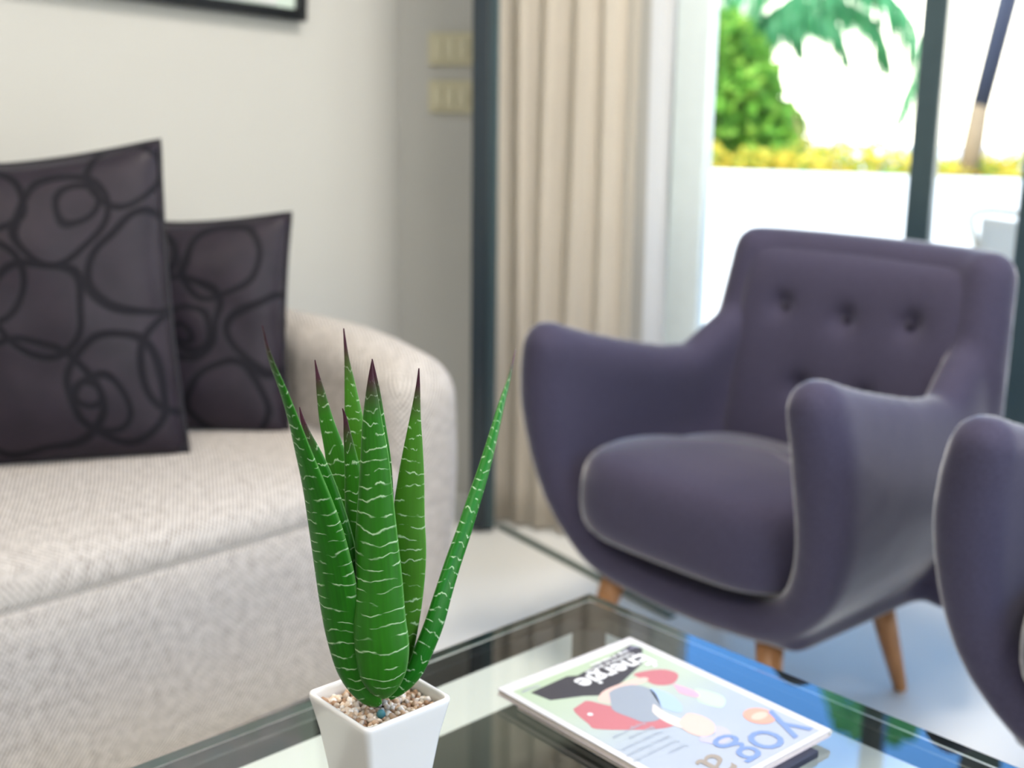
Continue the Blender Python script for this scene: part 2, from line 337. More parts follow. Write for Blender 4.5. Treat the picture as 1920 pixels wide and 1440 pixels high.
poly('floor', [o5, o2, o3, o4], -0.12, 0.0, M['floor'])
poly('ceiling', [o5, o2, o3, o4], HC, HC+0.15, M['ceiling'])
struct(slab('wall_left', K, DL, NL, -0.12, 5.7, 0, HC, 0.12, M['wall']))
wf = slab('wall_front', K, DF, NF, -0.05, 0.735, 0, HC, 0.12, M['wall']); struct(wf)
slab('header', K, DF, NF, 0.735, 3.45, 2.32, HC, 0.12, M['wall'], wf)
slab('end_pier', K, DF, NF, 3.45, 3.6, 0, HC, 0.12, M['wall'], wf)
wr = struct(slab('wall_right', E_, DR, NR, 0.0, 0.35, 0, HC, 0.12, M['wall']))
slab('header', E_, DR, NR, 0.35, 3.6, 2.32, HC, 0.12, M['wall'], wr)
slab('end_pier', E_, DR, NR, 3.6, 5.3, 0, HC, 0.12, M['wall'], wr)
DB = (H_-G_).normalized(); NB = Vector((DB.y, -DB.x, 0))
if NB.dot(Vector((0, -1, 0))) < 0: NB = -NB
struct(slab('wall_back', G_, DB, NB, -0.1, (H_-G_).length+0.1, 0, HC, 0.12, plain('taupe_paint', (0.52, 0.49, 0.45), 0.8, nscale=3, namt=0.03)))
# window 1: sliding glass doors in front wall
def window(name, base, d, n, t0, t1, uprights, mats):
    e0 = bpy.data.objects.new(name, None); COL.objects.link(e0); e0['kind'] = 'structure'
    slab('bottom_rail', base, d, n, t0, t1, 0.0, 0.06, 0.07, M['alu_mid'], e0, 0.004, 0.02)
    slab('top_rail', base, d, n, t0, t1, 2.26, 2.32, 0.07, M['alu_mid'], e0, 0.004, 0.02)
    ed = []
    for a, b, m, nm in uprights:
        slab(nm, base, d, n, a, b, 0.06, 2.26, 0.06, m, e0, 0.004, 0.025); ed.append((a, b))
    for (a, b), (c, f) in zip(ed[:-1], ed[1:]):
        if c-b > 0.02: slab('pane', base, d, n, b, c, 0.06, 2.26, 0.006, M['pane'], e0, 0, 0.05)
    return e0
window('window_1', K, DF, NF, 0.735, 3.45, [(0.742, 0.823, M['alu_light'], 'jamb'), (1.286, 1.337, M['alu_mid'], 'mullion'), (1.512, 1.60, M['alu_mid'], 'door_stile'),
       (2.40, 2.46, M['alu_mid'], 'mullion'), (3.39, 3.45, M['alu_light'], 'jamb')], None)
window('window_2', E_, DR, NR, 0.35, 3.6, [(0.35, 0.42, M['alu_light'], 'jamb'), (1.95, 2.01, M['alu_mid'], 'mullion'), (3.53, 3.6, M['alu_light'], 'jamb')], None)
# folded door leaf, seen edge-on
dl = bpy.data.objects.new('door_1', None); COL.objects.link(dl); dl.location = (-0.0685, 2.86, 0); dl['kind'] = 'structure'
dl.rotation_euler = (0, 0, 0.024)
box('stile', (-0.012, 0.02, 1.15), (0.038, 0.04, 2.28), M['alu_dark'], dl, bev=0.003)
box('edge_gasket', (0.019, 0.022, 1.15), (0.022, 0.036, 2.28), M['alu_mid'], dl, bev=0.003)
box('stile', (0, 0.245, 1.15), (0.045, 0.04, 2.28), M['alu_dark'], dl, bev=0.003)
box('bottom_rail', (0, 0.132, 0.06), (0.04, 0.19, 0.10), M['alu_dark'], dl, bev=0.003)
box('top_rail', (0, 0.132, 2.25), (0.04, 0.19, 0.08), M['alu_dark'], dl, bev=0.003)
box('pane', (0, 0.132, 1.16), (0.008, 0.19, 2.10), M['pane'], dl)
# dark strip let into the floor from the door leaf
a = Vector((-0.03, 2.915, 0)); b = Vector((0.34, 2.37, 0)); dd = (b-a).normalized()
st = slab('trim_1', a, dd, Vector((-dd.y, dd.x, 0)), 0, (b-a).length, 0.0, 0.006, 0.022, plain('dark_green_strip', (0.035, 0.07, 0.055), 0.3, nscale=20), None, 0.002, -0.011); struct(st)

# ================================================================== OUTSIDE
bm = bmesh.new(); add_box(bm, (3, 4.5+1.0, -0.17), (60, 60, 0.08)); 
struct(done('terrace_ground', bm, M['terrace']))
PW0 = Vector((0.819, 5.546, 0)); PW1 = Vector((2.066, 5.153, 0)); DP = (PW1-PW0).normalized(); NP = Vector((-DP.y, DP.x, 0))
struct(slab('garden_wall', PW0, DP, NP, -7, 9, -0.13, 0.735, 0.18, M['plaster']))
struct(slab('garden_bed', PW0, DP, NP, -7, 9, -0.13, 0.60, 3.0, M['soil'], None, 0, 0.185))
def leaf_cloud_mat(name, a, b, c):
    N = NT(new_mat(name)); o = N.obj(); f = N.noise(o, 14, 3); col = N.ramp(f, [(0.3, a), (0.5, b), (0.72, c)])
    p = N.bsdf(col, 0.6, spec=0.2); t = N.n('ShaderNodeBsdfTranslucent'); N.l(col, t.inputs[0]); mx = N.n('ShaderNodeMixShader'); mx.inputs[0].default_value = 0.4
    N.l(p.outputs[0], mx.inputs[1]); N.l(t.outputs[0], mx.inputs[2]); return N.out(mx.outputs[0])
M['fl_yellow'] = leaf_cloud_mat('yellow_blossom', (0.72, 0.42, 0.05), (0.80, 0.62, 0.06), (0.85, 0.74, 0.20))
M['fl_green'] = leaf_cloud_mat('lime_foliage', (0.10, 0.26, 0.03), (0.22, 0.42, 0.05), (0.42, 0.55, 0.08))
M['bush'] = leaf_cloud_mat('bright_foliage', (0.09, 0.26, 0.03), (0.20, 0.45, 0.05), (0.45, 0.62, 0.10))
M['frond'] = leaf_cloud_mat('palm_green', (0.06, 0.30, 0.10), (0.12, 0.44, 0.18), (0.24, 0.56, 0.26))
M['twig'] = leaf_cloud_mat('rusty_twigs', (0.30, 0.16, 0.08), (0.42, 0.26, 0.12), (0.50, 0.36, 0.18))
M['trunk'] = plain('palm_trunk_bark', (0.24, 0.17, 0.11), 0.9, nscale=30, namt=0.4)
def cloud(bm, c, s, n, size, rnd):
    for _ in range(n):
        while True:
            p = Vector((rnd.uniform(-1, 1), rnd.uniform(-1, 1), rnd.uniform(-1, 1)))
            if 0.25 < p.length < 1: break
        q = Vector((c[0]+p.x*s[0], c[1]+p.y*s[1], c[2]+p.z*s[2]))
        a = Vector((rnd.gauss(0, 1), rnd.gauss(0, 1), rnd.gauss(0, 1))).normalized(); b = a.orthogonal().normalized()
        k = size*rnd.uniform(0.6, 1.3)
        vs = [bm.verts.new(q + a*k), bm.verts.new(q + b*k*0.5), bm.verts.new(q - a*k), bm.verts.new(q - b*k*0.5)]
        bm.faces.new(vs)
rnd = random.Random(3)
hd = thing('flowering_hedge', 'low hedge of yellow blossom along the top of the white garden wall', 'hedge', (PW0.x, PW0.y+0.5, 0.60))
bmf = bmesh.new(); bmg = bmesh.new()
for i in range(60):
    t = -1.6 + i*0.085; p = PW0 + DP*t + NP*(0.55+rnd.uniform(-0.12, 0.12)) - Vector((PW0.x, PW0.y+0.5, 0)); hh = 0.035*math.sin(i*0.55)+rnd.uniform(-0.02, 0.035)
    cloud(bmg, (p.x, p.y, 0.12), (0.12, 0.22, 0.10+hh), 70, 0.026, rnd)
    cloud(bmf, (p.x, p.y-0.05, 0.15), (0.12, 0.24, 0.085+hh), 130, 0.022, rnd)
done('foliage', bmg, M['fl_green'], hd); done('blossom', bmf, M['fl_yellow'], hd)
bs = thing('garden_bush', 'tall bright green leafy bush beside the curtain behind the garden wall', 'bush', (1.0, 6.35, 0.60))
bmg = bmesh.new(); add_tube(bmg, [(0, 0, 0), (0.03, 0, 0.25), (-0.02, 0, 0.5)], 0.02, 6); add_tube(bmg, [(0, 0, 0), (-0.1, 0.02, 0.25), (-0.16, 0, 0.55)], 0.015, 6); done('stem', bmg, M['trunk'], bs)
bmg = bmesh.new()
for cx, cz, sx, sz, n in ((-0.10, 0.36, 0.26, 0.36, 520), (0.12, 0.50, 0.20, 0.26, 420), (0.04, 0.74, 0.14, 0.14, 220), (0.28, 0.26, 0.20, 0.20, 260), (-0.22, 0.80, 0.12, 0.2, 160)):
    cloud(bmg, (cx, 0, cz), (sx, 0.22, sz), int(n*2.2), 0.06, rnd)
done('foliage', bmg, M['bush'], bs)
tw = thing('twiggy_shrub', 'small rusty brown twiggy shrub among the yellow blossom', 'shrub', (1.50, 6.1, 0.60))
for k in range(9):
    a = rnd.uniform(-0.5, 0.5); tube('twig', [(0, 0, 0), (a*0.12, 0.02, 0.18), (a*0.3, 0.03, 0.30+rnd.uniform(0, 0.1))], [0.01, 0.008, 0.003], M['twig'], tw, 5)
def frond(parent, pts, llen, nleaf, mat, droop=1.0, name='frond', lw=0.014):
    P = [Vector(p) for p in crom(pts, 8)]; bm = bmesh.new(); n = len(P)
    add_tube(bm, P, [0.012*(1-0.8*i/(n-1)) for i in range(n)], 5)
    for i in range(nleaf):
        f = (i+0.5)/nleaf*(n-1)*0.95+0.05*(n-1); k = min(int(f), n-2); p = P[k].lerp(P[k+1], f-k); T = (P[k+1]-P[k]).normalized()
        side = T.cross(Vector((0, 0, 1)));  side = side.normalized() if side.length > 0.05 else Vector((0, 1, 0))
        L = llen*(math.sin(math.pi*(0.12+0.85*i/nleaf))**0.6)*rnd.uniform(0.8, 1.1)
        for sg in (-1, 1):
            d0 = (side*sg*0.55 + T*0.45 + Vector((0, 0, 0.1))).normalized(); m_ = p + d0*L*0.45 + Vector((0, 0, -0.08*L*droop)); e_ = m_ + (d0*0.28 + Vector((rnd.uniform(-.1, .1), 0, -1.0*droop))).normalized()*L*0.6
            w_ = T*lw
            a0, a1 = bm.verts.new(p-w_*0.5), bm.verts.new(p+w_*0.5); b0, b1 = bm.verts.new(m_-w_), bm.verts.new(m_+w_); c0 = bm.verts.new(e_)
            bm.faces.new((a0, a1, b1, b0)); bm.faces.new((b0, b1, c0))
    return done(name, bm, mat, parent)
pl = thing('arching_palm', 'green palm with fronds arching over and drooping, left behind the glass door', 'palm tree', (1.23, 6.7, 0.60))
tube('trunk', [(0, 0, 0), (0.02, 0, 0.35), (0.00, 0, 0.62)], [0.06, 0.05, 0.045], plain('mossy_trunk', (0.10, 0.17, 0.05), 0.9, nscale=30, namt=0.4), pl, 8)
for pts, L, n in (
    ([(0, 0, 0.60), (0.12, 0, 0.90), (0.42, -0.05, 1.06), (0.74, -0.08, 0.90), (0.84, -0.1, 0.60), (0.78, -0.1, 0.36)], 0.36, 80),
    ([(0, 0, 0.60), (0.10, 0.05, 0.82), (0.34, 0.05, 0.96), (0.60, 0.0, 0.88), (0.74, 0.0, 0.62)], 0.34, 64),
    ([(0, 0, 0.60), (0.05, 0, 0.78), (0.20, 0, 0.88), (0.40, 0, 0.84), (0.52, 0, 0.66)], 0.28, 50),
    ([(0, 0, 0.60), (0.02, 0, 0.95), (0.20, 0, 1.15), (0.50, 0, 1.12), (0.72, 0, 0.98)], 0.34, 56),
    ([(0, 0, 0.60), (0.03, 0.1, 0.80), (0.12, 0.1, 0.90), (0.22, 0.1, 0.86), (0.30, 0.1, 0.70)], 0.30, 40),
    ([(0, 0, 0.60), (-0.04, 0, 0.74), (-0.10, -0.1, 0.70), (-0.16, -0.1, 0.50)], 0.26, 40),
    ([(0, 0, 0.60), (-0.08, 0, 0.90), (-0.20, 0, 1.05), (-0.40, 0, 0.98), (-0.52, 0, 0.75)], 0.34, 44),
    ([(0, 0, 0.60), (0, 0.1, 0.95), (0.1, 0.3, 1.15), (0.25, 0.55, 1.1)], 0.3, 30)):
    frond(pl, pts, L, int(n*2.0), M['frond'], lw=0.011)
tp = thing('tall_palm', 'tall palm rising behind the dark door mullion, its crown reflected in the glass table', 'palm tree', (2.42, 7.4, 0.60))
tube('trunk', [(0, 0, 0), (0.01, 0, 1.5), (-0.02, 0, 2.9)], [0.065, 0.055, 0.05], M['trunk'], tp, 10)
for k in range(11):
    a = k*2*math.pi/11 + 0.2; c, s_ = math.cos(a), math.sin(a); r = 0.36
    frond(tp, [(-0.02, 0, 2.88), (c*0.2*r, s_*0.2*r, 3.15), (c*0.6*r, s_*0.6*r, 3.22), (c*1.0*r, s_*1.0*r, 2.95), (c*1.2*r, s_*1.2*r, 2.6)], 0.22, 22, M['frond'], lw=0.025)
po = thing('leaning_post', 'thin dark leaning post with a tan lower sleeve beyond the garden wall', 'post', (2.04, 5.62, 0.60))
tube('sleeve', [(0, 0, 0.05), (0.018, 0, 0.27), (0.032, 0, 0.44)], [0.05, 0.048, 0.042], plain('tan_sleeve', (0.26, 0.18, 0.10), 0.8, nscale=30, namt=0.2), po)
tube('post', [(0.030, 0, 0.42), (0.115, 0, 0.93), (0.30, 0, 1.9)], [0.042, 0.046, 0.050], plain('dark_post_paint', (0.02, 0.025, 0.05), 0.5, nscale=30), po)
# terrace chair glimpsed over the armchair
tcch = thing('terrace_chair', 'pale mesh terrace chair with thin tan tube frame outside the glass', 'chair', (1.73, 3.78, -0.13), math.radians(-25))
mt = plain('tan_tube', (0.30, 0.24, 0.16), 0.5, nscale=40); z = 0.13
M['mesh'] = curtain_mat('pale_mesh', (0.55, 0.52, 0.47), 0.2)
tube('frame', crom([(-0.25, -0.2, 0.0), (-0.27, -0.22, 0.42), (-0.26, 0.10, 0.46), (-0.30, 0.20, 0.70), (-0.33, 0.24, 0.81), (-0.24, 0.25, 0.83), (0, 0.27, 0.80), (0.24, 0.25, 0.83), (0.33, 0.24, 0.81), (0.30, 0.20, 0.70), (0.26, 0.10, 0.46), (0.27, -0.22, 0.42), (0.25, -0.2, 0.0)], 5), 0.011, mt, tcch, 8)
for sx in (-1, 1): tube('leg', [(sx*0.26, 0.08, 0.45), (sx*0.27, 0.24, 0.0)], 0.011, mt, tcch, 8)
bm = bmesh.new(); add_box(bm, (0, -0.05, 0.45), (0.50, 0.36, 0.012), bev=0.004); done('seat', bm, M['mesh'], tcch)
bm = bmesh.new()
g = [[bm.verts.new((-0.30+0.6*i/8*(1), 0.13+0.125*(j/6), 0.47+0.34*(j/6)-0.02*math.sin(math.pi*i/8)*(j/6))) for i in range(9)] for j in range(7)]
for j in range(6):
    for i in range(8): bm.faces.new((g[j][i], g[j][i+1], g[j+1][i+1], g[j+1][i]))
bmesh.ops.solidify(bm, geom=list(bm.faces), thickness=0.006); done('backrest', bm, M['mesh'], tcch)

# ================================================================== CURTAINS
def curtain(name, t0, t1, off, folds, amp, mat, label, group, lean=0.0, z1=2.60, seed=1):
    rr = random.Random(seed); ph = [rr.uniform(0, 6.28) for _ in range(4)]; bm = bmesh.new(); NX, NZ = folds*14, 26; rows = []
    for j in range(NZ+1):
        z = 0.012 + (z1-0.012)*j/NZ; row = []
        for i in range(NX+1):
            u = i/NX; uu = u + lean*(1-z/2.6)*math.sin(math.pi*u)
            w_ = math.sin(2*math.pi*folds*uu+ph[0]) + 0.35*math.sin(2*math.pi*folds*2.1*uu+ph[1]+z*0.8) + 0.25*math.sin(2*math.pi*folds*0.53*uu+ph[2]+z*0.6)
            p = K + DF*(t0+(t1-t0)*u + 0.006*math.sin(9*u+z*2.2)) - NF*(off + amp*w_*(0.75+0.25*(1-z/2.6))); p.z = z; row.append(bm.verts.new(p))
        rows.append(row)
    for j in range(NZ):
        for i in range(NX): bm.faces.new((rows[j][i], rows[j][i+1], rows[j+1][i+1], rows[j+1][i]))
    bmesh.ops.solidify(bm, geom=list(bm.faces), thickness=0.0018)
    o = done(name, bm, mat, None, True); return props(o, label, 'curtain', group)
curtain('curtain', 0.375, 0.735, 0.15, 5, 0.012, M['curtain'], 'sand beige linen curtain gathered in vertical folds beside the glass door', None, 0.05, seed=4)
curtain('curtain', 0.738, 0.80, 0.12, 1, 0.010, M['sheer'], 'narrow strip of bright white voile curtain at the door jamb', None, 0.0, seed=2)
cr_ = slab('curtain_rail', K, DF, -NF, 0.3, 3.4, 2.605, 2.635, 0.05, M['alu_white'], None, 0.004, 0.12)
props(cr_, 'white ceiling curtain rail above the glass doors', 'curtain rail')

# ================================================================== WALL THINGS
def on_wall(name, t, z, label, cat):
    p = K + DF*t - NF*0.0; o = thing(name, label, cat, (p.x, p.y, z), RF); return o
ivory = plain('ivory_plastic', (0.62, 0.585, 0.41), 0.4, nscale=20, namt=0.02); ivory2 = plain('ivory_rocker', (0.67, 0.635, 0.455), 0.35, nscale=20, namt=0.02)
for z, lb in ((1.163, 'ivory switch plate on the wall beside the dark door edge, upper of two'), (1.047, 'ivory switch plate on the wall beside the dark door edge, lower of two')):
    s_ = on_wall('light_switch', 0.163, z, lb, 'switch')
    box('plate', (0, -0.007, 0), (0.134, 0.014, 0.080), ivory, s_, bev=0.004)
    for k in (-1, 0, 1): box('rocker', (k*0.036, -0.016, 0), (0.028, 0.008, 0.046), ivory2, s_, bev=0.002)
# picture
pc = K + DL*0.309; pic = thing('picture', 'black framed picture with pale art hung slightly crooked high on the wall', 'picture', (pc.x, pc.y, 1.214), RL+math.pi)
# local x runs along the wall towards the corner, hangs to the left of the empty; local -y faces the room
pic.rotation_euler = (0, math.radians(3.0), RL+math.pi)
PWD, PHT, FB = 1.0, 0.7, 0.026
YS = -0.02
def pb(n, c, s, m, bev=0.0): return box(n, c, s, m, pic, bev=bev)
pb('frame', (-PWD/2, YS, FB/2), (PWD, 0.03, FB), M['frame_black'], 0.002); pb('frame', (-PWD/2, YS, PHT-FB/2), (PWD, 0.03, FB), M['frame_black'], 0.002)
pb('frame', (-FB/2, YS, PHT/2), (FB, 0.03, PHT-2*FB), M['frame_black'], 0.002); pb('frame', (-PWD+FB/2, YS, PHT/2), (FB, 0.03, PHT-2*FB), M['frame_black'], 0.002)
def art():
    N = NT(new_mat('pale_watercolour')); o = N.obj(); f = N.noise(o, 5, 4, 0.5, 0.6)
    return N.out(N.bsdf(N.ramp(f, [(0.3, (0.50, 0.62, 0.52)), (0.5, (0.82, 0.82, 0.84)), (0.7, (0.62, 0.74, 0.76))]), 0.35).outputs[0])
pb('mount', (-PWD/2, YS+0.006, PHT/2), (PWD-0.04, 0.012, PHT-0.04), plain('picture_mount', (0.62, 0.74, 0.66), 0.5, nscale=4, namt=0.03))
pb('artwork', (-PWD/2, YS-0.001, PHT/2+0.0), (PWD-0.16, 0.006, PHT-0.064), art())
# flush ceiling panels that light the room from above
def ceiling_lamp(x, y, watts, label):
    o = thing('ceiling_lamp', label, 'ceiling lamp', (x, y, HC), RF, 'flush ceiling lamps')
    bm = bmesh.new()
    for c, s_ in (((0, 0.31, -0.02), (0.64, 0.02, 0.04)), ((0, -0.31, -0.02), (0.64, 0.02, 0.04)), ((0.31, 0, -0.02), (0.02, 0.60, 0.04)), ((-0.31, 0, -0.02), (0.02, 0.60, 0.04)), ((0, 0, -0.004), (0.6, 0.6, 0.008))): add_box(bm, c, s_)
    done('housing', bm, M['alu_white'], o)
    L_ = bpy.data.lights.new('lamp_light', 'AREA'); L_.shape = 'SQUARE'; L_.size = 0.58; L_.energy = watts; L_.color = (1.0, 0.91, 0.82)
    q = bpy.data.objects.new('lamp_light', L_); COL.objects.link(q); q.parent = o; q.location = (0, 0, -0.03); return o
ceiling_lamp(0.55, 1.75, 44, 'square flush ceiling lamp over the armchairs and glass table')
ceiling_lamp(-0.75, -0.10, 34, 'square flush ceiling lamp over the near left end of the room')
ceiling_lamp(1.45, 0.25, 27, 'square flush ceiling lamp over the near right end of the room')
# door stop
ds = thing('door_stop', 'small black rubber door stop on the floor at the foot of the curtain', 'door stop', (0.05, 2.955, 0))
bm = bmesh.new(); uvsphere(bm, (0, 0, 0.024), (0.019, 0.019, 0.018)); done('rubber_head', bm, plain('black_rubber', (0.005, 0.005, 0.008), 0.5, nscale=40), ds, True)
tube('base', [(0, 0, 0.0), (0, 0, 0.014)], [0.016, 0.012], M['alu_mid'], ds, 14)

# ================================================================== SOFA
SL = 1.55
sofa = thing('sofa', 'oatmeal twill two-seat sofa with rounded arms below the picture', 'sofa', (-0.620, 1.592, 0), math.atan2(0.712, 0.702))
def uvbox(me):
    if not me.uv_layers: me.uv_layers.new(name='UVMap')
    uvl = me.uv_layers.active.data
    for p in me.polygons:
        n = p.normal; a = [abs(n.x), abs(n.y), abs(n.z)]; k = a.index(max(a))
        for li in p.loop_indices:
            c = me.vertices[me.loops[li].vertex_index].co
            uvl[li].uv = (c.y, c.z) if k == 0 else ((c.x, c.z) if k == 1 else (c.x, c.y))
def soft_block(name, c, s, bev, mat, parent, fn=None, seg=5, sub=7):
    bm = bmesh.new(); bmesh.ops.create_cube(bm, size=1)
    for v in bm.verts: v.co = Vector((v.co.x*s[0], v.co.y*s[1], v.co.z*s[2]))
    bmesh.ops.bevel(bm, geom=list(bm.edges), offset=bev, segments=seg, profile=0.5, affect='EDGES')
    bmesh.ops.subdivide_edges(bm, edges=[e for e in bm.edges if e.calc_length() > 0.12], cuts=sub, use_grid_fill=True)
    for v in bm.verts:
        v.co += Vector(c)
        if fn: v.co = fn(v.co.copy())
    o = done(name, bm, mat, parent, True); uvbox(o.data); return o
HL = SL/2; AW = 0.16
def arm_fn(sgn):
    def f(p):
        # crown sinks toward the front, outer side draws in toward the foot
        fr = max(0, 1-p.y/0.30); p.z -= 0.045*fr*fr*max(0, (p.z-0.3)/0.3)
        low = max(0, 1-p.z/0.42); p.x -= sgn*0.035*low*low*(1 if p.x*sgn > HL-AW/2 else 0)
        p.y += 0.02*low*max(0, 1-p.y/0.2)
        p.x += sgn*0.012*math.sin(math.pi*min(1, max(0, p.z/0.6)))*(1 if p.x*sgn > HL-AW/2 else 0)
        return p
    return f
for sg in (1, -1):
    soft_block('arm', (sg*(HL-AW/2), 0.45, 0.335), (AW, 0.90, 0.59), 0.072, M['sofa'], sofa, arm_fn(sg), 7, 8)
soft_block('back', (0, 0.80, 0.34), (SL-2*AW+0.04, 0.20, 0.58), 0.07, M['sofa'], sofa, None, 6, 8)
# seat and base: one swept profile each, meeting at the seam
def sweep(name, prof, x0, x1, mat, n=24, bulge=0.0):
    bm = bmesh.new(); rows = []
    for i in range(n+1):
        x = x0+(x1-x0)*i/n; bu = bulge*(1-(2*i/n-1)**4)
        rows.append([bm.verts.new((x, y-bu*(1 if y < 0.3 else 0), z + (0.010*math.sin(math.pi*i/n) if z > 0.40 else 0))) for y, z in prof])
    m = len(prof)
    for i in range(n):
        for j in range(m): bm.faces.new((rows[i][j], rows[i][(j+1) % m], rows[i+1][(j+1) % m], rows[i+1][j]))
    bm.faces.new(rows[0][::-1]); bm.faces.new(rows[-1])
    o = done(name, bm, mat, sofa, True); uvbox(o.data)
    # arc-length uv along the profile so that the weave does not jump
    arc = [0]; 
    for (a, b), (c, d) in zip(prof[:-1], prof[1:]): arc.append(arc[-1]+math.hypot(c-a, d-b))
    idx = {v.index: v.index % m for v in o.data.vertices}; uvl = o.data.uv_layers.active.data
    for p in o.data.polygons:
        ks = [o.data.loops[li].vertex_index % m for li in p.loop_indices]
        if max(ks) == m-1 and min(ks) == 0: continue
        if len(ks) > 4: continue
        for li in p.loop_indices:
            vi = o.data.loops[li].vertex_index; uvl[li].uv = (o.data.vertices[vi].co.x, arc[vi % m])
    return o
SEAM = 0.372
seat_prof = [(0.70, SEAM+0.001), (0.02, SEAM+0.001), (0.002, SEAM+0.002), (-0.003, SEAM+0.010), (0.000, SEAM+0.030), (0.016, 0.416), (0.045, 0.428), (0.10, 0.438), (0.20, 0.444), (0.35, 0.446), (0.50, 0.446), (0.60, 0.444), (0.70, 0.44)]
base_prof = [(0.70, 0.05), (0.045, 0.05), (0.030, 0.055), (0.016, 0.09), (0.006, 0.15), (0.0, 0.22), (-0.003, 0.30), (-0.002, SEAM-0.010), (0.002, SEAM-0.002), (0.02, SEAM), (0.70, SEAM)]
sweep('seat', seat_prof, -(HL-AW), HL-AW, M['sofa'], 30, 0.02)
sweep('base', base_prof, -(HL-AW), HL-AW, M['sofa'], 30, 0.02)
ptsm = [(-(HL-AW)+(2*(HL-AW))*i/30, 0.0035-0.02*(1-(2*i/30-1)**4), SEAM+0.0005) for i in range(31)]
tube('seam', ptsm, 0.0030, M['sofa_seam'], sofa, 8)
for sx in (-1, 1):
    for yy in (0.10, 0.80):
        tube('foot', [(sx*(HL-0.12), yy, 0.0), (sx*(HL-0.12), yy, 0.06)], [0.02, 0.026], M['sofa_foot'], sofa, 14)
# scatter cushions
def cushion(name, c, yaw, lean, roll, w_, h_, th, mat, label, pinch=0.05, seed=0, sag=0.12):
    n = 28; rr = random.Random(seed); root = thing(name, label, 'cushion', c, 0, 'plum scroll cushions on the sofa'); root.rotation_mode = 'XYZ'
    root.rotation_euler = (Matrix.Rotation(yaw, 3, 'Z') @ Matrix.Rotation(-lean, 3, 'X') @ Matrix.Rotation(roll, 3, 'Y')).to_euler()
    bm = bmesh.new(); uvl = bm.loops.layers.uv.new('UVMap'); V = {}
    for sd in (-1, 1):
        for i in range(n+1):
            for j in range(n+1):
                if sd == 1 and (i in (0, n) or j in (0, n)): V[(sd, i, j)] = V[(-1, i, j)]; continue
                a = 2*i/n-1; b = 2*j/n-1
                x = a*(1-pinch*(1-b*b)); z = b*(1-(sag if b > 0 else pinch)*(1-abs(a)**1.6))
                t_ = (max(0, (1-a*a)*(1-b*b)))**0.42
                wr = 0.06*noise.noise(Vector((a*2.4+seed, b*2.4, sd*3.0)))*(1-abs(a*b))
                fold = 0.05*math.sin(5*a+3*b+seed)*max(0, abs(a)-0.5)*(1-a*a)*3
                V[(sd, i, j)] = bm.verts.new((x*w_/2, sd*th/2*t_*(1+wr*3+fold), z*h_/2))
    for sd in (-1, 1):
        for i in range(n):
            for j in range(n):
                q = [(i, j), (i+1, j), (i+1, j+1), (i, j+1)]
                vs = [V[(sd, *k)] for k in q]
                if sd == 1: vs, q = vs[::-1], q[::-1]
                f = bm.faces.new(vs)
                for lp, k in zip(f.loops, q): lp[uvl].uv = (k[0]/n, k[1]/n)
    me = bpy.data.meshes.new('cover'); bm.to_mesh(me); 
    rim = [V[(-1, i, 0)].co.copy() for i in range(n)] + [V[(-1, n, j)].co.copy() for j in range(n)] + [V[(-1, n-i, n)].co.copy() for i in range(n)] + [V[(-1, 0, n-j)].co.copy() for j in range(n)]
    bm.free(); o = link('cover', me, mat, root, True)
    rim.append(rim[0]); tube('piping', [tuple(p) for p in rim], 0.0035, M['cushion_piping'], root, 6)
    return root
cushion('cushion', (-0.818, 1.965, 0.700), math.radians(17), math.radians(9), math.radians(-2.2), 0.52, 0.53, 0.15, M['cushion_a'],
        'larger plum satin cushion with dark scroll lines, at left on the sofa', 0.035, 3)
cushion('cushion', (-0.617, 2.195, 0.640), math.radians(4), math.radians(10), math.radians(1), 0.42, 0.41, 0.12, M['cushion_b'],
        'smaller plum satin cushion with dark scroll lines, between the larger one and the sofa arm', 0.05, 8)

